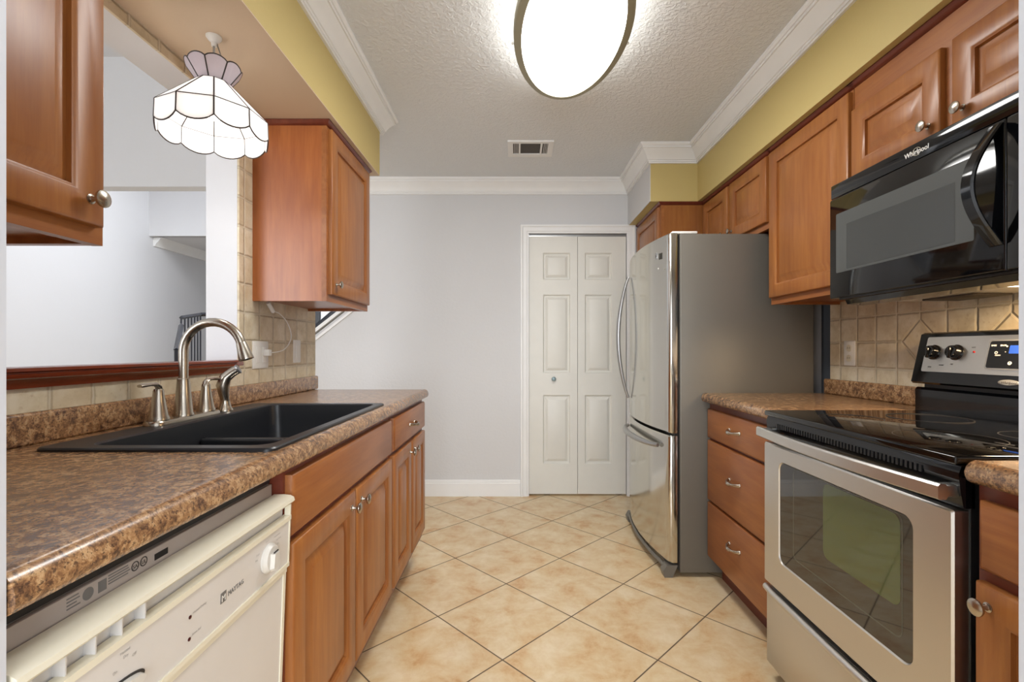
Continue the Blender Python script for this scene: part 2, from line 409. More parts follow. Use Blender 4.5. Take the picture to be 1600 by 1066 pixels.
# dining room end wall with its window, and the wall behind the camera with its window
struct(MB().box(XD, -1.236, -1.8, -1.7, 0, .7).box(XD, -1.236, -1.8, -1.7, 2.5, 3.5).box(XD, -3.7, -1.8, -1.7, .7, 2.5).box(-1.7, -1.236, -1.8, -1.7, .7, 2.5), 'wall_dining_end', 'wall_smooth')
struct(MB().box(-1.35, -1.236, -1.8, .33, 0, 3.5), 'wall_partition', 'wall_smooth')
struct(MB().box(-1.35, 2.2, -2.8, -2.7, 0, .6).box(-1.35, 2.2, -2.8, -2.7, 2.3, 2.5).box(-1.35, -1.2, -2.8, -2.7, .6, 2.3).box(1.4, 2.2, -2.8, -2.7, .6, 2.3), 'wall_rear', 'wall_smooth')
struct(MB().box(2.1, 2.2, -2.7, .33, 0, 2.5), 'wall_rear_right', 'wall_smooth')
struct(MB().box(-1.35, 2.2, -2.8, .45, CEIL, CEIL+.1), 'ceiling_rear', 'ceil')
# doorway the camera looks through
JX0, JX1 = -.4815, .474
struct(MB().box(-1.236, JX0, .37, .45, 0, CEIL).box(JX1, 2.2, .37, .45, 0, CEIL).box(JX0, JX1, .37, .45, 2.3, CEIL), 'wall_front', 'jamb')
# soffits
ZS = 2.09
def soffit(name, plan):
    body = MB().prism(plan, 'z', ZS+.004, CEIL)
    struct(body, name, 'yellow')
SL = [(XL, .45), (-.755, .45), (-.755, YW+.01), (XL, YW+.01)]
soffit('wall_soffit_left', SL)
struct(MB().prism([(XL, .45), (-.7555, .45), (-.7555, YW+.0095), (XL, YW+.0095)], 'z', ZS, ZS+.004), 'ceiling_soffit_left', 'tan')
JY = 3.08; XS = 1.17; XS2 = .862
struct(MB().prism([(XR, .45), (XS, .45), (XS, JY), (XS2+.004, JY), (XS2+.004, YB), (XR, YB)], 'z', ZS, CEIL), 'wall_soffit_right', 'yellow')
struct(MB().box(XS2, XS2+.004, JY+.001, YB, ZS, CEIL), 'wall_soffit_end', 'wall')
# tile backsplashes
TX = XL+.008
struct(MB().box(XL, TX, .45, YW-.003, .9, OZ0-.005).box(XL, TX, .45, OY0-.005, OZ0-.005, OZ1).box(XL, TX, OY1+.001, YW-.003, OZ0-.005, OZ1).box(XL, TX, .45, YW-.003, OZ1, ZS), 'wall_tile_left', 'tileL')
TXR = XR-.008
struct(MB().box(TXR, XR, .45, 2.325, .9, 1.40), 'wall_tile_right', 'tileR')
struct(MB().box(XR-.003, XR, 2.325, 2.40, 0, 1.72), 'wall_fridge_nook', 'dkblue')  # bluish wall paint with the shadow behind the fridge put into its colour
# crown moulding
D = .112; Pj = .078
crown = [(0, CEIL-D), (.012, CEIL-D), (.012, CEIL-D+.010), (.017, CEIL-D+.010), (.017, CEIL-D+.020), (.022, CEIL-D+.021), (.028, CEIL-D+.036), (.040, CEIL-D+.056), (.054, CEIL-D+.072),
         (.060, CEIL-D+.080), (.066, CEIL-D+.080), (.066, CEIL-D+.092), (.072, CEIL-D+.092), (Pj, CEIL-D+.100), (Pj, CEIL), (0, CEIL)]
struct(MB().sweep([(-.755, .45), (-.755, YW+.035), (-1.1, YW+.035)], crown, -1), 'trim_1', 'white', 15, 'white crown moulding along the soffit over the sink')
struct(MB().sweep([(XS, .45), (XS, JY), (XS2, JY), (XS2, YB), (-1.2, YB)], crown, 1), 'trim_2', 'white', 15, 'white crown moulding stepping around the soffit and along the far wall')
# baseboard
bb = [(0, 0), (.014, 0), (.014, .098), (.011, .102), (.011, .110), (.008, .113), (.008, .120), (.003, .126), (0, .126)]
struct(MB().sweep([(DX0-.062, YB), (-1.2, YB), ], bb, 1), 'baseboard_back', 'white', 30)
# door casing
def casing():
    m = MB(); cp = [(.012, .0), (.012, .012), (.018, .016), (.040, .018), (.052, .022), (.062, .022), (.062, 0)]   # (out from opening, proud)
    cp = [(-.004, 0), (-.004, .010), (.010, .012), (.014, .016), (.040, .018), (.048, .024), (.060, .024), (.062, 0)]
    L = []
    for k, (x, z, sx, sz) in enumerate(((DX0, 0, -1, 0), (DX0, DZ, -1, 1), (DX1, DZ, 1, 1), (DX1, 0, 1, 0))):
        L.append([(x+sx*o, YB-t, z+sz*o) for o, t in cp])
    return m.loops(L)
struct(casing(), 'trim_3', 'white', 30, 'white casing around the folding closet door')
struct(MB().box(DX0, DX1, YB+.03, YB+.05, DZ-.022, DZ), 'trim_4', 'silver', label='metal track at the top of the closet opening')
# stair cap and entry crown
struct(MB().prism([(-3.13, .03), (-1.2, 1.537), (-1.2, 1.567), (-3.13, .06)], 'y', YB-.03, YB+.14).prism([(-3.13, -.03), (-1.2, 1.477), (-1.2, 1.50), (-3.13, -.007)], 'y', YB-.012, YB), 'trim_5', 'white', label='white sloped cap and trim on the stair knee wall')
struct(MB().sweep([(XD, 5.42), (XD, 6.7), (1.6, 6.7)], [(0, 2.31), (.02, 2.31), (.03, 2.34), (.07, 2.38), (.09, 2.413), (0, 2.413)], -1), 'trim_6', 'white', label='white crown moulding in the entry hall')

# ================================================================== BIFOLD DOOR
def bifold():
    t = thing('folding_closet_door', 'white two-leaf folding closet door with six raised panels, in the far wall', 'door', (.474, YB+.02, 0))
    t['kind'] = 'structure'; t.name = 'door_1'; del t['category']
    xm = (DX0+DX1)/2
    for a, b in ((DX0+.006, xm-.0015), (xm+.0015, DX1-.006)):
        m = MB(); y0 = YB+.012; z0, z1 = .012, DZ-.025
        # leaf slab with recessed openings filled by raised panels
        pan = [(.245, .78), (.95, 1.56), (1.675, 1.885)]
        px0, px1 = a+.105, b-.105
        if a > .3: px0, px1 = a+.055, b-.108
        else: px0, px1 = a+.108, b-.055
        m.box(a, px0, y0, y0+.03, z0, z1).box(px1, b, y0, y0+.03, z0, z1)
        zs = [z0] + [q for p in pan for q in p] + [z1]
        for i in range(0, len(zs), 2): m.box(px0, px1, y0, y0+.03, zs[i], zs[i+1])
        for p0, p1 in pan:
            L = [[(px0+i, y0+w_, p0+i), (px1-i, y0+w_, p0+i), (px1-i, y0+w_, p1-i), (px0+i, y0+w_, p1-i)] for i, w_ in ((0, 0), (.004, .004), (.010, .015), (.018, .015), (.036, .003), (.04, .0015))]
            m.loops(L, cap0=False)
        leaf = m.build('door_leaf', 'door', t, 25)
        if a < .3: MB().lathe([(.008, 0), (.008, .012), (.015, .018), (.0175, .026), (.014, .033), (.002, .036)], (.288, y0, .905), '-y', 20).build('knob', 'greyknob', leaf)
    return t
bifold()

# ================================================================== LEFT BASE CABINETS
CT = .917; CN = -.475
LB = Side(-.505, 1)
ZB = .14
def base_left(name, label, y0, y1):
    t = thing(name, label, 'cabinet', ((XL-.505)/2, (y0+y1)/2, 0))
    return t
t = base_left('sink_cabinet', 'maple sink base cabinet with a false drawer front over two doors', 1.03, 1.885)
MB().box(XL+.003, -.523, 1.03, 1.885, ZB, .66).box(-.523, -.505, 1.03, 1.075, ZB, .874).box(-.523, -.505, 1.845, 1.885, ZB, .874).box(-.523, -.505, 1.075, 1.845, .70, .735) \
    .box(-.523, -.505, 1.075, 1.845, .845, .874).box(-.523, -.505, 1.075, 1.845, ZB, .20).box(XL+.003, -.523, 1.03, 1.045, .6, .874).box(XL+.003, -.523, 1.87, 1.885, .6, .874).build('carcass', 'wdark', t)
MB().box(XL+.003, -.575, 1.03, 1.885, 0, ZB).build('toe_kick', 'wdark', t)
LB.slab(1.040, 1.862, .724, .857).build('false_drawer_front', 'wy', t)
d = LB.panel_door(1.040, 1.441, .18, .706).build('door', 'wz', t); LB.knob(d, 1.405, .664, .02)
d = LB.panel_door(1.455, 1.862, .18, .706).build('door', 'wz', t); LB.knob(d, 1.492, .664, .02)
t = base_left('base_cabinet', 'narrow maple base cabinet at the counter end, one drawer over two slim doors', 1.889, 2.545)
MB().box(XL+.003, -.505, 1.889, 2.545, ZB, .874).build('carcass', 'wdark', t)
MB().box(XL+.003, -.575, 1.889, 2.545, 0, ZB).build('toe_kick', 'wdark', t)
d = LB.slab(1.900, 2.530, .724, .857).build('drawer', 'wy', t); LB.pull(d, 2.215, .79, .02)
d = LB.panel_door(1.900, 2.203, .18, .706).build('door', 'wz', t); LB.knob(d, 2.172, .664, .02)
d = LB.panel_door(2.228, 2.530, .18, .706).build('door', 'wz', t); LB.knob(d, 2.262, .664, .02)

# ================================================================== COUNTERTOPS
def nose(xn, xb, top=CT, th=.042):
    sg = 1 if xn > xb else -1
    r = .016
    P = [(xb, top-th)]
    P += [(xn-sg*.012, top-th), (xn-sg*.004, top-th+.004), (xn, top-th+.012)]
    P += [(xn, top-.020), (xn-sg*.003, top-.010), (xn-sg*.010, top-.002), (xn-sg*.020, top+.0015), (xn-sg*.034, top), (xb, top)]
    return P
def slab_run(m, xn, xb, y0, y1, round1=False, round0=False, top=CT):
    base = nose(xn, xb, top); L = []
    sg = 1 if xn > xb else -1
    def ins(k):   # pull the nose and skin inward by k
        out = []
        for x, z in base:
            nx = x-sg*k if abs(x-xn) < .05 else x
            nz = z + (k*.6 if z < top-.02 else -k*.6)
            out.append((nx, nz))
        return out
    st = []
    if round0: st += [(y0, .014), (y0+.003, .006), (y0+.012, 0)]
    else: st += [(y0, 0)]
    if round1: st += [(y1-.012, 0), (y1-.003, .006), (y1, .014)]
    else: st += [(y1, 0)]
    for y, k in st: L.append([(x, y, z) for x, z in ins(k)])
    m.loops(L)
SX0, SX1, SY0, SY1 = -1.012, -.508, .993, 1.845      # sink outline
XBK = TX
t = thing('countertop', 'long brown granite-look laminate countertop around the black sink', 'countertop', (-.79, 1.5, CT-.042))
m = MB()
slab_run(m, CN, XBK, .452, SY0+.02); slab_run(m, CN, SX1-.022, SY0+.02, SY1-.02)
m.box(XBK, SX0+.02, SY0+.02, SY1-.02, CT-.042, CT); slab_run(m, CN, XBK, SY1-.02, 2.583, True)
m.build('worktop', 'lam', t)
MB().box(XBK, XBK+.022, .452, YW-.012, CT, .990, .008, 3).build('backsplash_lip', 'lam', t)
t = thing('countertop', 'short granite-look laminate countertop between the fridge and the range', 'countertop', (1.22, 2.0, CT-.042))
m = MB(); slab_run(m, .912, TXR, 1.664, 2.362, True); m.build('worktop', 'lam', t)
MB().box(TXR-.022, TXR, 1.664, 2.345, CT, .990, .008, 3).build('backsplash_lip', 'lam', t)
t = thing('countertop', 'granite-look laminate countertop end beside the black cooktop, over the cabinet with a round knob', 'countertop', (1.2, .7, CT-.042))
m = MB(); slab_run(m, .862, TXR, .452, .928, True); m.build('worktop', 'lam', t)
MB().box(TXR-.022, TXR, .452, .928, CT, .990, .008, 3).build('backsplash_lip', 'lam', t)

# ================================================================== SINK
t = thing('kitchen_sink', 'black composite drop-in double-bowl sink set in the countertop', 'sink', (-.76, 1.42, CT))
zt = CT+.008
bx0, bx1, by0, by1 = SX0+.085, SX1-.03, SY0+.038, SY1-.035
m = MB()
m.loops([rrect(SX0, SX1, SY0, SY1, .022, CT-.001), rrect(SX0, SX1, SY0, SY1, .022, zt-.003), rrect(SX0+.003, SX1-.003, SY0+.003, SY1-.003, .02, zt),
         rrect(bx0-.004, bx1+.004, by0-.004, by1+.004, .038, zt), rrect(bx0, bx1, by0, by1, .035, zt-.004), rrect(bx0+.004, bx1-.004, by0+.004, by1-.004, .035, zt-.05),
         rrect(bx0+.008, bx1-.008, by0+.008, by1-.008, .04, .76), rrect(bx0+.02, bx1-.02, by0+.02, by1-.02, .04, .742),
         rrect(bx0+.05, bx1-.05, by0+.05, by1-.05, .04, .737)], cap0=False)
m.build('basin', 'sink', t)
MB().box(bx0+.004, bx1-.004, 1.385, 1.415, .737, .872, .010, 3).build('divider', 'sink', t)
for yy in (1.2, 1.6): MB().lathe([(.045, 0), (.045, .003), (.035, .004), (.02, .002), (.001, .002)], (-.74, yy, .7372), 'z', 20).build('drain', 'nickel', t)

# ================================================================== FAUCET
FX = -.982; FZ = zt
t = thing('kitchen_faucet', 'brushed nickel high-arc faucet with two lever handles behind the sink', 'faucet', (FX, 1.406, FZ))
MB().loops([rrect(FX-.028, FX+.028, 1.270, 1.555, .027, FZ), rrect(FX-.028, FX+.028, 1.270, 1.555, .027, FZ+.007), rrect(FX-.024, FX+.024, 1.274, 1.551, .023, FZ+.012)]).build('deck_plate', 'nickel', t)
z0 = FZ+.012
MB().lathe([(.027, 0), (.027, .004), (.024, .010), (.0165, .105), (.0165, .108), (.0145, .110)], (FX, 1.406, z0), 'z', 28).build('spout_base', 'nickel', t)
pts = [(FX, 1.406, z0+.10), (FX, 1.406, 1.08), (FX, 1.406, 1.11)]; R_ = .085; cxx = FX+R_
for k in range(0, 17):
    a = PI - PI*.93*k/16; pts.append((cxx+R_*math.cos(a), 1.406+.006*k/16, 1.127+R_*math.sin(a)))
MB().tube(pts, .0128, 18).build('spout', 'nickel', t)
e = Vector(pts[-1]); dv = (Vector(pts[-1])-Vector(pts[-2])).normalized()
q = dv.to_track_quat('Z', 'Y').to_matrix()
MB().lathe([(.0135, -.006), (.0145, 0), (.0205, .042), (.0205, .046), (.016, .047), (.001, .043)], e, 'z', 22, q).build('spray_head', 'nickel', t)
for hy, sgn in ((1.308, -1), (1.508, 1)):
    h = MB().lathe([(.026, 0), (.026, .006), (.0225, .014), (.013, .074), (.013, .080), (.0105, .086)], (FX, hy, z0), 'z', 26).build('handle_base', 'nickel', t)
    MB().tube([(FX, hy-sgn*.004, z0+.078), (FX, hy, z0+.092), (FX, hy+sgn*.010, z0+.099), (FX, hy+sgn*.03, z0+.1), (FX, hy+sgn*.055, z0+.099), (FX, hy+sgn*.066, z0+.0985)], [.0095, .0095, .0085, .0075, .009, .007], 14, .6).build('lever', 'nickel', h)
t = thing('side_sprayer', 'brushed nickel side sprayer standing at the far end of the faucet', 'sprayer', (FX, 1.607, FZ))
MB().lathe([(.024, 0), (.024, .004), (.018, .014), (.014, .034), (.0145, .038)], (FX, 1.607, FZ), 'z', 24).build('holder', 'nickel', t)
MB().tube([(FX, 1.607, FZ+.034), (FX-.003, 1.604, FZ+.06), (FX-.005, 1.602, FZ+.085), (FX+.002, 1.606, FZ+.112), (FX+.02, 1.612, FZ+.128), (FX+.034, 1.617, FZ+.138)], [.0125, .0165, .0205, .0185, .0155, .015], 18).build('wand', 'nickel', t)
q = Vector((.8, .28, .55)).normalized().to_track_quat('Z', 'Y').to_matrix()
MB().lathe([(.015, 0), (.0165, .004), (.0165, .007), (.012, .0085), (.010, .007), (.001, .007)], (FX+.034, 1.617, FZ+.138), 'z', 20, q).build('spray_face', 'silver', t)

# ================================================================== DISHWASHER
DY0, DY1 = .455, 1.022
t = thing('dishwasher', 'almond and white built-in dishwasher with its door tipped slightly open', 'dishwasher', (-.8, .74, 0))
MB().box(XL+.02, -.532, DY0, DY1, .09, .843).build('tub', 'dwtub', t)
fr = MB().box(-.532, -.524, DY0, DY1, .10, .843, .002).build('tub_frame', 'dwtub', t)
MB().box(-.60, -.529, DY0, DY1, .845, .8735).build('gap_shade_strip', 'black_soft', t)  # black strip stands in for the shade in the gap under the counter
MB().box(-.57, -.55, DY0+.01, DY1-.01, 0, .09).build('toe_panel', 'black_soft', t)
# door: cross-section in (x, z), tipped 3 degrees about the bottom hinge
def dwx(dx, z, hz=.12): return (-.520 + dx + (z-hz)*math.tan(math.radians(2.1)), z)
def dwbox(m, a, b, y0, y1, z0, z1, bev=.002):
    P = [dwx(a, z0), dwx(b, z0), dwx(b, z1), dwx(a, z1)]
    m.loops([[(x, y0, z) for x, z in P], [(x, y1, z) for x, z in P]]); return m
door = MB(); dwbox(door, -.004, .004, DY0, DY1, .12, .668); door = door.build('door_panel', 'dwpanel', t)
m = MB(); dwbox(m, .004, .008, DY0, DY1-.0, .655, .668); dwbox(m, .0035, .0065, DY1-.010, DY1, .12, .655); m.build('door_edge_strip', 'almond', door)
m = MB(); dwbox(m, -.004, .010, DY0, DY1, .675, .768)
cp = m.build('control_panel', 'dwpanel', t)
m = MB(); dwbox(m, -.003, .013, DY0, DY1, .668, .6765); dwbox(m, -.003, .0135, DY0, DY1, .7675, .777)
dwbox(m, .0, .012, DY1-.003, DY1+.001, .668, .80); m.build('panel_trim', 'almond', t)
# grab lip: rounded strip over the pocket
P = []
for dx, z in ((-.026, .803), (.008, .801), (.016, .804), (.0195, .808), (.0175, .815), (.010, .819), (-.004, .8205), (-.026, .820)): P.append(dwx(dx, z))
m = MB().loops([[(x, DY0, z) for x, z in P], [(x, DY1+.001, z) for x, z in P]]); m.build('grab_lip', 'almond', t)
m = MB(); dwbox(m, -.012, -.006, DY0, DY1, .760, .806); m.build('pocket_back', 'dwpanel', t)
for k in range(5):
    m = MB(); dwbox(m, -.006, .008, .478+k*.037, .4798+k*.037, .776, .803); m.build('pocket_rib', 'dwpanel', t)
# dial and latch
def dpt(y, z, o=.0102):
    x, zz = dwx(o, z); return (x, y, zz)
def pflat(m, P, d):
    m.loops([[dpt(y, z) for y, z in P], [dpt(y, z, .0102+d) for y, z in P]]); return m
DZc = .721; DYc = .937
dial = MB().lathe([(.0285, 0), (.0285, .003), (.0265, .0045), (.0245, .009), (.023, .0105), (.001, .011)], dpt(DYc, DZc), 'x', 28).build('dial', 'dialw', cp)
P_ = [(DYc-.012, DZc+.012), (DYc-.015, DZc-.017), (DYc-.008, DZc-.023), (DYc+.008, DZc-.023), (DYc+.015, DZc-.015), (DYc+.009, DZc+.012)]
MB().loops([[dpt(y, z, .0200) for y, z in P_], [dpt(DYc+(y-DYc)*.75, DZc+(z-DZc)*.92, .0285) for y, z in P_]]).build('dial_grip', 'dialw', dial)
MB().box(dpt(0, DZc)[0]+.0150, dpt(0, DZc)[0]+.0170, DYc-.009, DYc+.007, DZc+.0128, DZc+.0146).build('dial_pointer', 'inkd', dial)
LYc = .572; LZc = .708
P_ = [(LYc+.050*math.cos(a_), LZc+.012*math.sin(a_)) for a_ in [2*PI*i/32 for i in range(32)]]
P2 = [(LYc+.054*math.cos(a_), LZc+.001+.0145*math.sin(a_)) for a_ in [2*PI*i/32 for i in range(32)]]
pflat(MB(), P2, .0006).build('latch_recess', 'inkd', cp)
MB().loops([[dpt(y, z, .0106) for y, z in P_], [dpt(LYc+(y-LYc)*.95, LZc+(z-LZc)*.9, .018) for y, z in P_]]).build('latch_slider', 'dialw', cp)
X_ = (0, 1, 0); Z_ = (0, 0, 1)
text('brand_lettering', 'MAYTAG', 'ink', cp, dpt(.806, .7135, .0104), X_, Z_, .0115)
pflat(MB(), [(.786, .710), (.801, .710), (.801, .7275), (.786, .7275)], .0005).build('logo', 'ink', cp)
text('logo_lettering', 'M', 'inkw', cp, dpt(.7878, .7125, .0110), X_, Z_, .015, .0002)
text('label_lettering', 'Heated Drying', 'ink2', cp, dpt(.718, .732, .0104), X_, Z_, .0052, 0)
text('label_lettering', 'Rinse Aid', 'ink2', cp, dpt(.718, .699, .0104), X_, Z_, .0052, 0)
for zz in (.731, .698): MB().lathe([(.0028, 0), (.0028, .001), (.001, .0015)], dpt(.7115, zz), 'x', 12).build('indicator_light', 'darkred', cp)
for yy, zz, s_ in ((.585, .754, 'Heated'), (.590, .747, 'Dry'), (.604, .741, 'Off'), (.575, .736, 'On'), (.520, .748, 'Extended'), (.526, .740, 'Rinse'), (.925, .755, 'Cancel'), (.958, .752, 'Normal Wash'), (.966, .743, 'Light Wash'), (.970, .734, 'Pots'), (.970, .725, 'Rinse'), (.892, .742, 'Drain'), (.890, .733, 'Dry')):
    text('label_lettering', s_, 'ink2', cp, dpt(yy, zz, .0104), X_, Z_, .0052 if yy < .9 else .0042, 0)
# stickers on the tub frame
fx = -.5238
def strips(y0, y1, zlist, h=.0016):
    m_ = MB()
    for zz in zlist: m_.box(fx, fx+.0003, y0, y1-random.random()*.008, zz, zz+h)
    return m_
strips(.555, .573, (.838, .834, .830, .826)).build('sticker_print', 'ink', fr)
MB().lathe([(.0075, 0), (.0075, .0003)], (fx, .583, .832), 'x', 20).build('sticker_emblem', 'ink', fr)
MB().box(fx, fx+.0003, .597, .609, .825, .839).build('sticker_emblem', 'ink', fr)
strips(.612, .647, (.839, .8355, .832, .8285)).build('sticker_print', 'ink', fr)
for yy, s_ in ((.655, 'SA'), (.670, 'UL')):
    rl = [[(fx+x_, yy+q*math.cos(2*PI*i/24), .833+q*math.sin(2*PI*i/24)) for q, x_ in ((.0066, 0), (.0066, .0003), (.0052, .0003), (.0052, 0))] for i in range(24)]
    MB().loops(rl+[rl[0]], False, False).build('approval_mark', 'inkd', fr)
    text('approval_lettering', s_, 'inkd', fr, (fx+.0003, yy-.0042, .8302), X_, Z_, .0072, .0001)
MB().box(fx, fx+.0005, .690, .716, .825, .834).build('frame_slot', 'dark', fr)

# ================================================================== UPPER CABINETS
def upper(name, label, side, y0, y1, z0, z1, doors, depth, sidemat='wside', crownret=None, doortop=None, doorbot=None):
    sg = side.sg; xf = side.xf; xb = xf - sg*depth
    t = thing(name, label, 'cabinet', ((xf+xb)/2, (y0+y1)/2, z0))
    MB().box(xb, xf-sg*.02, y0+.018, y1-.018, z0+.012, z1-.001).box(xb, xf-sg*.02, y0, y0+.018, z0, z1).box(xb, xf-sg*.02, y1-.018, y1, z0, z1).build('carcass', sidemat, t)
    fz = doorbot if doorbot else z0+.03
    MB().box(xf-sg*.02, xf+sg*.0005, y0-.0005, y1+.0005, z0-.0005, z1).build('face_frame', 'wy', t)
    MB().sweep([(xb, y0), (xf+sg*.001, y0), (xf+sg*.001, y1), (xb, y1)] if sg > 0 else [(xb, y0), (xf-.001, y0), (xf-.001, y1), (xb, y1)],
               [(0, z1-.020), (.006, z1-.018), (.012, z1-.010), (.018, z1-.004), (.018, z1), (0, z1)], -1 if sg > 0 else 1).build('top_moulding', 'wdark', t)
    for (a, b, kn) in doors:
        dt = doortop if doortop else z1-.028
        d = side.panel_door(a, b, fz, dt).build('door', 'wz', t)
        if kn: side.knob(d, kn, fz+.045, .02)
    return t
LU = Side(-.795, 1); RU = Side(1.215, -1)
ZU = 1.335
t1 = upper('wall_cabinet', 'cherry-brown wall cabinet left of the hanging lamp, cut by the doorway edge', LU, .452, .915, ZU-.005, ZS-.001, [(.47, .899, .868)], .310)
t2 = upper('wall_cabinet', 'cherry-brown wall cabinet between the hanging lamp and the far wall, over the light switch', LU, 1.994, 2.542, ZU, ZS-.001, [(2.012, 2.522, 2.050)], .310)
t3 = upper('wall_cabinet', 'tall maple wall cabinet with a single door between the fridge and the microwave', RU, 1.716, 2.272, 1.345, ZS-.001, [(1.722, 2.263, None)], .315, 'wy')
t4 = upper('wall_cabinet', 'low two-door maple wall cabinet above the black microwave', RU, .942, 1.712, 1.714, ZS-.001, [(1.348, 1.706, 1.385), (.955, 1.312, 1.277)], .315, 'wy', doortop=1.985, doorbot=1.735)
t5 = upper('wall_cabinet', 'small two-door maple wall cabinet above the refrigerator', RU, 2.276, 3.088, 1.716, ZS-.001, [(2.292, 2.683, 2.652), (2.715, 3.07, 2.745)], .315, 'wy')
RD = Side(.938, -1)
t6 = upper('wall_cabinet', 'deep maple wall cabinet in the corner beside the closet door', RD, 3.092, YB-.028, 1.735, ZS-.001, [(3.115, YB-.035, None)], .592, 'wz')
# ================================================================== RIGHT BASE CABINETS
RB = Side(.955, -1)
t = thing('drawer_cabinet', 'maple base cabinet with three drawers between the fridge and the range', 'cabinet', (1.25, 2.0, 0))
MB().box(.955, XR-.01, 1.668, 2.352, ZB, .874).build('carcass', 'wdark', t)
MB().box(1.015, XR-.01, 1.668, 2.352, 0, ZB).build('toe_kick', 'wdark', t)
for a, b, hz in ((.702, .843, .778), (.398, .690, .560), (.120, .386, .280)):
    d = RB.slab(1.672, 2.342, a, b).build('drawer', 'wy', t); RB.pull(d, 2.045, hz, .02)
RN = Side(.895, -1)
t = thing('base_cabinet', 'maple base cabinet with one drawer and one door, right of the range', 'cabinet', (1.2, .7, 0))
MB().box(.895, XR-.01, .452, .922, ZB, .874).build('carcass', 'wdark', t)
MB().box(.955, XR-.01, .452, .922, 0, ZB).build('toe_kick', 'wdark', t)
RN.slab(.46, .906, .715, .845).build('drawer', 'wy', t)
d = RN.panel_door(.46, .912, .125, .690).build('door', 'wz', t); RN.knob(d, .885, .652, .02)

# ================================================================== REFRIGERATOR
FY0, FY1, FZ1 = 2.366, 3.195, 1.711
t = thing('refrigerator', 'stainless bottom-freezer refrigerator with grey sides and a curved door', 'refrigerator', (1.13, 2.78, 0))
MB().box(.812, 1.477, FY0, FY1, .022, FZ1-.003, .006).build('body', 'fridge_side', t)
MB().box(.79, .814, FY0+.012, FY1-.012, .06, FZ1-.012).build('door_gasket', 'black_soft', t)
def fdoor(z0, z1):
    n = 28; yc = (FY0+FY1)/2; hw = (FY1-FY0)/2; P = [(.798, FY0)]
    xe, xm_ = .756, .708
    front = []
    for k in range(n+1):
        a = -1+2*k/n; front.append((xm_+(xe-xm_)*abs(a)**2.0*1.0, yc+a*(hw-.010)))
    P += [(.772, FY0), (.764, FY0+.002), (.759, FY0+.006)] + front + [(.759, FY1-.006), (.764, FY1-.002), (.772, FY1), (.798, FY1)]
    L = []
    for ins_, z in ((.006, z0), (0, z0+.006), (0, z1-.006), (.006, z1)):
        L.append([(x+(ins_ if x < .79 else 0), y+(ins_ if y < yc else -ins_)*.3, z) for x, y in P])
    return MB().loops(L)
ud = fdoor(.716, FZ1).build('door', 'fridge', t, 30)
ld = fdoor(.072, .703).build('freezer_drawer', 'fridge', t, 30)
# vertical bowed handle near the far edge
def bow(n, f): return [f(i/(n-1)) for i in range(n)]
hy = 3.075
MB().tube(bow(21, lambda a: (.722-.066*math.sin(PI*a)**.8, hy, .822+.775*a)), [.008+.006*math.sin(PI*i/20) for i in range(21)], 12, 1.2).build('handle', 'silver', ud)
MB().tube(bow(21, lambda a: (.728-.018*math.sin(PI*a)-.050*math.sin(PI*a)**.5*(1 if 1 else 0), 2.455+.655*a, .640+.0*a)), [.011+.006*math.sin(PI*i/20) for i in range(21)], 12, 1.0).build('handle', 'silver', ld)
nm = MB().box(.722, .7265, 2.452, 2.482, 1.600, 1.632, .001).build('badge', 'silver', ud)
text('badge_lettering', 'LG', 'inkd', nm, (.7215, 2.478, 1.609), (0, -1, 0), (0, 0, 1), .018, .0003)
MB().box(.775, .90, FY0+.004, FY0+.07, FZ1-.002, FZ1+.010, .003).build('hinge_cover', 'plate', t)
MB().lathe([(.004, 0), (.004, .002), (.001, .003)], (.7252, 2.435, 1.545), '-x', 12).build('screw_cap', 'plate', ud)
m = MB().tube(bow(15, lambda a: (.745-.03*math.sin(PI*a), FY0+.04+(FY1-FY0-.08)*a, .045)), .010, 8); m.box(.755, .80, FY0+.03, FY1-.03, .018, .062); m.build('toe_grille', 'fridge_side', t)
for yy in (FY0-.002, FY1-.06): MB().prism([(.735, .0), (.775, .0), (.80, .06), (.745, .06), (.728, .03)], 'y', yy, yy+.05).build('foot', 'fridge_side', t)

# ================================================================== RANGE
RY0, RY1 = .940, 1.656; RF = .860
t = thing('kitchen_range', 'stainless and black freestanding electric range with a smooth glass cooktop', 'range', (1.2, 1.3, 0))
MB().box(.892, 1.50, RY0-.004, RY1, .03, .895, .003).build('body', 'black_soft', t)
ck = MB().box(.862, 1.40, RY0-.004, RY1+.004, .903, .921, .005, 3).build('cooktop', 'glass_black', t)
for (x, y, r) in ((1.03, 1.14, .105), (1.03, 1.47, .085), (1.27, 1.14, .085), (1.27, 1.47, .105)):
    rl = [[(x+q*math.cos(2*PI*i/48), y+q*math.sin(2*PI*i/48), .921+z) for q, z in ((r, 0), (r, .0003), (r-.002, .0003), (r-.002, 0))] for i in range(48)]
    MB().loops(rl+[rl[0]], False, False).build('burner_ring', 'ringink', ck)
m = MB().prism([(.878, .818), (.872, .85), (.868, .885), (.874, .903), (.90, .903), (.90, .818)], 'y', RY0-.004, RY1); m.build('front_strip', 'black', t)
m = MB()
for k in range(46): m.box(.8660, .872, 1.02+k*.0125, 1.027+k*.0125, .869, .884)
m.build('vent_grille', 'black_soft', t)
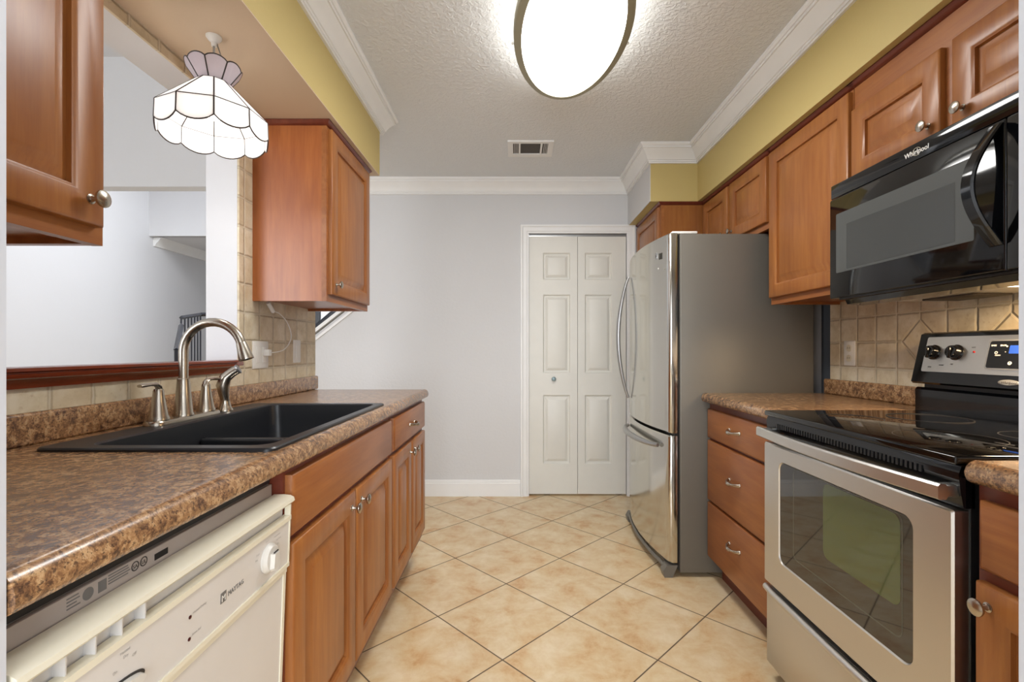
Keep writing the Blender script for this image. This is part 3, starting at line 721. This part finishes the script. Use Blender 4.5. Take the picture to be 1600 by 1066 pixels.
# door with window
dsd = Side(.892, -1); th = .892-RF
WY0, WY1, WZ0, WZ1 = 1.034, 1.565, .433, .766
def rr(u0, u1, v0, v1, r, w_, n=5): return [dsd.P(y, z, w_) for y, z, _ in [(p[0], p[1], 0) for p in rrect(u0, u1, v0, v1, r, 0, n)]]
dz0, dz1 = .335, .813
m = MB().loops([rr(RY0, RY1, dz0, dz1, .004, 0), rr(RY0, RY1, dz0, dz1, .004, th-.004), rr(RY0+.004, RY1-.004, dz0+.004, dz1-.004, .004, th),
                rr(WY0, WY1, WZ0, WZ1, .028, th), rr(WY0+.003, WY1-.003, WZ0+.003, WZ1-.003, .025, th-.004), rr(WY0+.003, WY1-.003, WZ0+.003, WZ1-.003, .025, 0)])
od = m.build('oven_door', 'steel', t, 30)
MB().loops([rr(WY0+.0035, WY1-.0035, WZ0+.0035, WZ1-.0035, .025, th-.010), rr(WY0+.0035, WY1-.0035, WZ0+.0035, WZ1-.0035, .025, th-.0035)]).build('window_border', 'ovenframe', od)
MB().loops([rr(1.066, 1.488, .478, .762, .020, th-.0036), rr(1.066, 1.488, .478, .762, .020, th-.0032)]).build('window_rim', 'ovenrim', od)
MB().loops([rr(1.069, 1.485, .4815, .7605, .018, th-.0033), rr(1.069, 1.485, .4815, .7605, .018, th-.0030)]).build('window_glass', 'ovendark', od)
MB().loops([rr(1.072, 1.342, .548, .757, .022, th-.0031), rr(1.072, 1.342, .548, .757, .022, th-.0027)]).build('window_reflection', 'ovenreflect', od)  # green patch: a reflection in the oven glass, put in as colour
n = 25
hb = MB(); L = []
for i in range(n):
    a = i/(n-1); y = RY0+.001+(RY1-RY0-.002)*a; x = .832-.022*math.sin(PI*a)
    cr = [(x, -.013), (x+.003, -.016), (x+.016, -.016), (x+.020, -.010), (x+.020, .010), (x+.014, .015), (x+.004, .0155), (x, .011)]
    L.append([(px, y, .850+pz) for px, pz in cr])
hb.loops(L)
for y in (RY0+.002, RY1-.03): hb.box(.838, .880, y, y+.028, .838, .862, .004)
hb.build('door_handle', 'steel', od)
m = MB().box(.868, .892, RY0, RY1, .055, .318, .004); dr = m.build('storage_drawer', 'steel', t)
MB().tube([(.866, RY0+.002, .312), (.862, RY0+.05, .310), (.858, 1.3, .310), (.862, RY1-.05, .310), (.866, RY1-.002, .312)], .012, 12).build('drawer_lip', 'steel', dr)
MB().box(.885, .90, RY0, RY1, .318, .334).build('door_gap', 'black_soft', t)
for yy in (RY0+.03, RY1-.07): MB().box(.92, .96, yy, yy+.04, 0, .032).build('foot', 'black_soft', t)
# backguard
m = MB().prism([(1.385, .921), (1.385, .995), (1.392, 1.003), (1.50, 1.003), (1.50, .9)], 'y', RY0, RY1); m.build('backguard_base', 'black', t)
bg = MB().prism([(1.372, 1.022), (1.378, 1.016), (1.50, 1.016), (1.50, 1.182), (1.42, 1.189), (1.408, 1.183)], 'y', RY0-.004, RY1+.002).build('backguard', 'black', t)
MB().box(1.40, 1.50, RY0+.01, RY1-.02, 1.0, 1.018).build('backguard_neck', 'black_soft', t)
sl = (1.408-1.372)/(1.183-1.022)
def bx(z, o=0): return 1.372+(z-1.022)*sl-o
def bgp(u0, u1, v0, v1, r, o): return [(bx(p[1], o), p[0], p[1]) for p in rrect(u0, u1, v0, v1, r, 0, 4)]
pn = MB().loops([bgp(RY0+.05, RY1-.032, 1.058, 1.173, .006, 0), bgp(RY0+.05, RY1-.032, 1.058, 1.173, .006, .003)]).build('control_panel', 'steel', bg)
ov = MB().loops([bgp(1.15, 1.408, 1.074, 1.160, .008, .003), bgp(1.15, 1.408, 1.074, 1.160, .008, .005)]); ov.build('display_border', 'silver', pn)
dp = MB().loops([bgp(1.153, 1.403, 1.078, 1.156, .006, .005), bgp(1.153, 1.403, 1.078, 1.156, .006, .0056)]).build('display', 'glass_black', pn)
sub = bg
MB().loops([bgp(1.262, 1.345, 1.120, 1.143, .002, .0056), bgp(1.262, 1.345, 1.120, 1.143, .002, .0060)]).build('clock', 'blueled', pn)
kr = Matrix.Rotation(-PI/2+math.atan(sl), 3, 'Y')
for ky in (1.588, 1.508, 1.03, 1.095):
    k_ = MB().lathe([(.025, 0), (.025, .003), (.0215, .005), (.0205, .016), (.018, .022), (.001, .023)], (bx(1.122, .003), ky, 1.122), 'z', 28, kr).box(bx(1.122, .032), bx(1.122, .018), ky-.006, ky+.006, 1.104, 1.140, .004, 2).build('control_knob', 'black', pn)
XN = (0, -1, 0); ZU_ = (0, 0, 1)
MB().lathe([(.003, 0), (.003, .002), (.001, .003)], (bx(1.124, .003), 1.450, 1.124), '-x', 12).build('indicator_light', 'red', pn)
for (yy, zz, s_, sz) in ((1.398, 1.141, 'BAKE', .0065), (1.372, 1.141, 'BROIL', .0065), (1.385, 1.118, 'o', .018), (1.382, 1.113, 'CLEAN', .005), (1.342, 1.088, 'o', .022), (1.3385, 1.0905, 'OFF', .005), (1.356, 1.136, '+', .012), (1.356, 1.122, '-', .012)):
    text('panel_lettering', s_, 'inkw', pn, (bx(zz, .0062), yy, zz), XN, (sl*.9, 0, 1), sz, .0002)
for (yy, zz, s_) in ((1.600, 1.072, 'REAR'), (1.560, 1.079, 'FRONT'), (1.520, 1.083, 'OFF'), (1.460, 1.136, 'HOT')):
    text('panel_lettering', s_, 'inkd', pn, (bx(zz, .0034), yy, zz), XN, (sl*.9, 0, 1), .0055, .0002)
bd = MB(); P_ = [(1.332+.030*math.cos(2*PI*i/28), 1.038+.0085*math.sin(2*PI*i/28)) for i in range(28)]
bd = bd.loops([[(bx(z, -.0005), y, z) for y, z in P_], [(bx(z, .0015), y, z) for y, z in P_], [(bx(1.038+(z-1.038)*.8, .0028), 1.332+(y-1.332)*.9, 1.038+(z-1.038)*.8) for y, z in P_]]).build('badge', 'silver', bg)
text('badge_lettering', 'Whirlpool', 'inkd', bd, (bx(1.034, .0030), 1.353, 1.0345), XN, (sl, 0, 1), .0105, .0002, shear=.3)

# ================================================================== MICROWAVE
MX = 1.118; MY0, MY1, MZ0, MZ1 = .945, 1.702, 1.312, 1.7125
t = thing('microwave_oven', 'black over-the-range microwave hanging over the cooktop', 'microwave', (1.32, 1.32, MZ0))
MB().box(1.15, XR-.012, MY0+.002, MY1-.002, MZ0+.01, MZ1).build('body', 'black_soft', t)
dv_ = 1.09
MB().box(MX+.004, 1.152, MY0, MY1, 1.664, MZ1, .003).build('top_vent', 'black', t)
Sd = Side(1.152, -1); tw = 1.152-MX
def rq(u0, u1, v0, v1, r, w_): return [Sd.P(p[0], p[1], w_) for p in rrect(u0, u1, v0, v1, r, 0, 3)]
md = MB().loops([rq(dv_+.001, MY1, MZ0, 1.661, .004, 0), rq(dv_+.001, MY1, MZ0, 1.661, .004, tw-.003), rq(dv_+.004, MY1-.003, MZ0+.003, 1.658, .004, tw)]).build('door', 'black', t)
wn = [(1.165, 1.667, 1.398, 1.603), (1.215, 1.615, 1.405, 1.558)]
a_, b_ = wn
wo = MB().loops([rq(a_[0], a_[1], a_[2], a_[3], .004, tw), rq(a_[0], a_[1], a_[2], a_[3], .004, tw+.0006)]).build('window_border', 'mwbevel', md)
MB().loops([rq(b_[0], b_[1], b_[2], b_[3], .003, tw+.0006), rq(b_[0], b_[1], b_[2], b_[3], .003, tw+.0010)]).build('window', 'mwwin', md)
cpn = MB().loops([rq(MY0, dv_-.001, MZ0, 1.661, .003, 0), rq(MY0, dv_-.001, MZ0, 1.661, .003, tw-.003), rq(MY0+.003, dv_-.004, MZ0+.003, 1.658, .003, tw)]).build('control_panel', 'black', t)
# bowed flat handle
L = []
for i in range(25):
    a = i/24; z = 1.372+.280*a; x = MX-.004-.056*math.sin(PI*a); yc = 1.108+.012*math.sin(PI*a)
    L.append([(x, yc-.016, z), (x-.004, yc-.012, z), (x-.004, yc+.012, z), (x, yc+.016, z), (x+.006, yc+.014, z), (x+.006, yc-.014, z)])
MB().loops(L).build('handle', 'black', md)
text('brand_lettering', 'Whirlpool', 'inkw', t, (MX+.0035, 1.378, 1.680), XN, ZU_, .0195, .0003, bold=.0003)
MB().tube([(MX+.0032, 1.336-.013*math.cos(a_)-.004*math.sin(a_), 1.6865+.010*math.sin(a_)-.004*math.cos(a_)) for a_ in [.5+5.2*i/24 for i in range(25)]], .0006, 5).build('brand_swoosh', 'almond', t)
m = MB()
for r_ in range(9):
    for c_ in range(2): m.box(MX-.0006, MX+.001, 1.050-c_*.018, 1.056-c_*.018, 1.45+r_*.017, 1.4525+r_*.017)
m.build('keypad_print', 'ink', cpn)
MB().box(MX+.02, 1.16, MY0+.01, MY1-.02, MZ0-.006, MZ0+.006, .002).build('chin', 'black_soft', t)
MB().prism([(1.146, MZ0+.006), (1.16, MZ0-.022), (1.215, MZ0-.026), (1.225, MZ0+.006)], 'y', MY0+.02, MY1-.03).build('bottom_lip', 'black', t)
MB().box(1.225, 1.49, MY0+.02, MY1-.03, MZ0-.012, MZ0+.011).build('underside_filter', 'steel', t)
lamp = MB().box(1.27, 1.34, 1.12, 1.26, MZ0-.0155, MZ0-.0115).build('hood_lamp', 'mwlamp', t)
MB().box(1.36, 1.48, 1.42, 1.60, MZ0-.018, MZ0-.011, .003).build('grease_filter', 'ventgrey', t)
area('hood_light', (1.33, 1.15, MZ0-.022), (0, 0, 0), .08, .22, 12, (1, .72, .42))

# ================================================================== LEDGE, OUTLETS
t = thing('pass_through_ledge', 'glossy red-brown wooden ledge with moulded edge along the pass-through opening', 'ledge', (-1.17, 1.42, OZ0))
MB().box(-1.27, -1.085, OY0+.002, OY1-.001, OZ0+.018, OZ0+.034, .002).build('board', 'sill', t)
P = [(-1.104, OZ0-.006), (-1.094, OZ0-.006), (-1.090, OZ0+.004), (-1.086, OZ0+.008), (-1.082, OZ0+.014), (-1.074, OZ0+.018), (-1.072, OZ0+.024), (-1.077, OZ0+.027), (-1.077, OZ0+.030), (-1.070, OZ0+.033), (-1.070, OZ0+.040), (-1.080, OZ0+.043), (-1.104, OZ0+.043)]
MB().prism(P, 'y', 1.0, 1.838).build('edge_moulding', 'sill', t)
def plate(name, label, y0, y1, z0, z1, x, sg, kind):
    t = thing(name, label, 'outlet' if 'outlet' in name else 'switch', (x, (y0+y1)/2, (z0+z1)/2))
    MB().loops([[(x+sg*w_, p[0]*1.0, p[1]) for p in rrect(y0+i, y1-i, z0+i, z1-i, .003, 0, 2)] for i, w_ in ((0, 0), (0, .003), (.003, .006))]).build('wall_plate', 'plate', t)
    return t
t = plate('outlet', 'white double-gang outlet and rocker switch plate with a plugged-in cord', 1.990, 2.112, 1.050, 1.168, TX, 1, 'd')
MB().box(TX+.006, TX+.0085, 2.010, 2.043, 1.076, 1.142, .001).build('rocker', 'plate', t)
MB().box(TX+.006, TX+.0085, 2.058, 2.091, 1.076, 1.142, .001).build('socket', 'plate', t)
t = plate('light_switch', 'narrow cream rocker light switch under the wall cabinet', 2.356, 2.428, 1.066, 1.180, TX, 1, 's')
MB().box(TX+.006, TX+.010, 2.375, 2.409, 1.090, 1.156, .001).build('rocker', 'plate', t)
t = plate('outlet', 'white duplex outlet on the tile between the fridge and the range', 2.150, 2.222, 1.058, 1.172, TXR, -1, 's')
for zz in (1.092, 1.138): MB().lathe([(.016, 0), (.016, .002), (.001, .0021)], (TXR-.006, 2.186, zz), '-x', 20).build('socket', 'almond', t)
m = MB()
for zz in (1.092, 1.138):
    for dy in (-.006, .006): m.box(TXR-.0085, TXR-.0080, 2.186+dy-.001, 2.186+dy+.001, zz-.003, zz+.006)
m.build('slots', 'inkd', t)
t = thing('power_cord', 'thin white cord and plug running up under the wall cabinet', 'cord', (TX, 2.1, 1.11))
pts = [(TX+.035, 2.075, 1.118), (TX+.045, 2.12, 1.122), (TX+.05, 2.17, 1.135), (TX+.045, 2.23, 1.17), (TX+.04, 2.25, 1.21), (TX+.035, 2.22, 1.26), (TX+.03, 2.16, 1.295), (TX+.03, 2.10, 1.30)]
c = bpy.data.curves.new('c', 'CURVE')
def smooth(pts, n=6):
    out = []; P = [Vector(p) for p in pts]
    for i in range(len(P)-1):
        p0 = P[max(i-1, 0)]; p1 = P[i]; p2 = P[i+1]; p3 = P[min(i+2, len(P)-1)]
        for k in range(n):
            s = k/n; out.append(.5*((2*p1)+(p2-p0)*s+(2*p0-5*p1+4*p2-p3)*s*s+(3*p1-p0-3*p2+p3)*s**3))
    return out+[P[-1]]
MB().tube(smooth(pts), .0022, 8).build('cable', 'plate', t)
MB().box(TX+.0085, TX+.034, 2.062, 2.088, 1.104, 1.132, .004).build('plug', 'plate', t)
MB().tube([(TX+.028, 2.065, 1.335), (TX+.030, 2.105, 1.298)], .009, 8).build('connector', 'plate', t)

# ================================================================== PENDANT LAMP
CX, CY = -.927, 1.461
t = thing('pendant_lamp', 'hanging white leaded-glass pendant lamp with scalloped edges over the pass-through', 'lamp', (CX, CY, ZS))
MB().lathe([(.022, 0), (.022, -.004), (.016, -.012), (.008, -.018), (.007, -.03)], (CX, CY, ZS), 'z', 20).build('canopy', 'plate', t)
MB().tube([(CX, CY, ZS-.02), (CX, CY, 1.955)], .0035, 8).tube([(CX+.004, CY+.008, ZS-.015), (CX+.012, CY+.015, ZS-.05), (CX+.006, CY+.006, 1.96)], .002, 6).build('chain', 'silver', t)
NP = 10
def ringpt(r, z, k, n): a = 2*PI*k/n+.25; return Vector((CX+r*math.cos(a), CY+r*math.sin(a), z))
def panels(n, r0, z0, r1, z1, scallop, name, mat, which=1, shrink=.0):
    """n flat glass panes from ring (r0,z0) to ring (r1,z1); the second edge bulges by scallop"""
    m = MB(); came = MB()
    for k in range(n):
        a, b = ringpt(r0, z0, k, n), ringpt(r0, z0, k+1, n); c_, d_ = ringpt(r1, z1, k+1, n), ringpt(r1, z1, k, n)
        ax = ((c_+d_)/2-(a+b)/2).normalized()
        edge = []
        S = 8
        for i in range(S+1):
            s_ = i/S; edge.append(c_.lerp(d_, s_)+ax*scallop*math.sin(PI*s_)**.7)
        nrm = (b-a).cross(d_-a).normalized()*.0012
        poly = [a, b]+edge
        m.loops([[p-nrm for p in poly], [p+nrm for p in poly]])
        came.tube([a, d_], .0024, 6)
        if scallop: came.tube(edge, .0021, 6)
        came.tube([a, b], .0018, 6)
    g = m.build(name, mat, t, 30); came.build('leading', 'bronze', g)
panels(8, .044, 1.947, .074, 1.990, .012, 'shade_crown', 'mauve')
panels(NP, .046, 1.945, .149, 1.842, 0, 'shade_cone', 'opal')
panels(NP, .149, 1.842, .151, 1.790, .018, 'shade_skirt', 'opal')
MB().lathe([(.001, -.03), (.016, -.026), (.026, -.01), (.028, .008), (.020, .026), (.012, .04), (.012, .06)], (CX, CY, 1.865), 'z', 20).build('bulb', 'bulb', t)
pl = bpy.data.lights.new('pendant_light', 'POINT'); pl.energy = 2.0; pl.color = (1, .96, .9); pl.shadow_soft_size = .03
po = bpy.data.objects.new('pendant_light', pl); COL.objects.link(po); po.location = (CX, CY, 1.815)

# ================================================================== CEILING LIGHT AND VENT
FXc, FYc, FA, FB = .213, 1.845, .224, .448
t = thing('ceiling_light', 'large oval flush ceiling light with glowing diffuser and olive-nickel ring', 'light', (FXc, FYc, CEIL))
def oval(prof, seg=80, cap=True):
    """rings of an oval; profile gives (inset from the outer ring, z below the ceiling)"""
    return [[(FXc+max(FA-i_, .001)*math.cos(2*PI*k/seg), FYc+max(FB-i_*(1 if i_ < .1 else FB/FA), .001)*math.sin(2*PI*k/seg), CEIL+z) for k in range(seg)] for i_, z in prof]
MB().loops(oval([(.020, -.001), (.020, -.030), (.030, -.034)])).build('pan', 'plate', t)
MB().loops(oval([(.028, -.035), (.022, -.096), (.030, -.1125), (.055, -.117), (.095, -.121), (.15, -.125), (.222, -.127)])).build('diffuser', 'diffuser', t)
pr = [(.030, -.115), (.004, -.112), (0, -.106), (-.001, -.084), (.006, -.082), (.014, -.090), (.030, -.109)]
seg = 80
L = oval(pr); L = [[L[j_][k] for j_ in range(len(pr))] for k in range(seg)]
MB().loops(L+[L[0]], False, False).build('ring', 'ring', t)
for a in (0.1, PI-.1, PI/2, -PI/2):
    MB().lathe([(.004, 0), (.004, .004), (.006, .006), (.005, .010), (.001, .012)], (FXc+(FA-.001)*math.cos(a), FYc+(FB-.001)*math.sin(a), CEIL-.098), 'z', 10,
               Vector((math.cos(a), math.sin(a), 0)).to_track_quat('Z', 'Y').to_matrix()).build('ring_knob', 'plate', t)
pl = bpy.data.lights.new('ceiling_lamp_light', 'AREA'); pl.shape = 'ELLIPSE'; pl.size = .36; pl.size_y = .76; pl.energy = 15; pl.color = (1, .985, .96)
po = bpy.data.objects.new('ceiling_lamp_light', pl); COL.objects.link(po); po.location = (FXc, FYc, CEIL-.138)
t = thing('air_vent', 'white rectangular ceiling air vent with two louvred ends', 'vent', (.09, 3.10, CEIL))
vx0, vx1, vy0, vy1 = -.056, .236, 2.985, 3.22
zz = CEIL-.010
ya, yb = vy0+.028, vy1-.042
MB().box(vx0, vx1, vy0, ya, zz, CEIL-.0002).box(vx0, vx1, yb, vy1, zz, CEIL-.0002).box(vx0, vx0+.034, ya, yb, zz, CEIL-.0002).box(vx1-.034, vx1, ya, yb, zz, CEIL-.0002) \
    .box(vx0+.070, vx0+.082, ya, yb, zz, CEIL-.0002).box(vx1-.082, vx1-.070, ya, yb, zz, CEIL-.0002).build('frame', 'white', t)
MB().box(vx0+.01, vx1-.01, vy0+.01, vy1-.01, CEIL-.003, CEIL).build('grille', 'ventgrey', t)
m = MB()
for k in range(3):
    for b0 in (vx0+.036, vx1-.066): m.box(b0+.006+k*.0095, b0+.0085+k*.0095, ya, yb, zz+.001, CEIL)
m.build('louvre', 'white', t)

# ================================================================== STAIR RAILING
t = thing('stair_railing', 'black stair railing with thin balusters seen through the pass-through', 'railing', (-2.7, 3.84, .2))
P0 = Vector((-2.70, 3.84, 1.39)); P1 = Vector((-2.98, 4.50, 1.465))
MB().tube([P0, P1], .016, 4).tube([P1, P1+Vector((.35, 0, 0))], .018, 4).tube([P0+Vector((0, 0, -.06)), (-2.497, 3.5, 1.13)], .018, 4).tube([(-2.497, 3.5, 1.13), (-2.497, 3.5, 0)], .018, 4).build('handrail', 'rail', t)
for k in range(7):
    p = P0.lerp(P1, k/6*.98); MB().box(p.x-.005, p.x+.005, p.y-.005, p.y+.005, 0, p.z).build('baluster', 'rail', t)
t = thing('stair_handrail', 'dark stair handrail and baluster above the sloped wall cap', 'railing', (-1.6, YB+.1, 1.3))
MB().tube([(-1.9, YB+.10, 1.05), (-1.42, YB+.10, 1.46)], .02, 6).build('handrail', 'rail', t)
MB().box(-1.61, -1.575, YB+.12, YB+.15, 1.0, 2.0).build('baluster', 'rail', t)
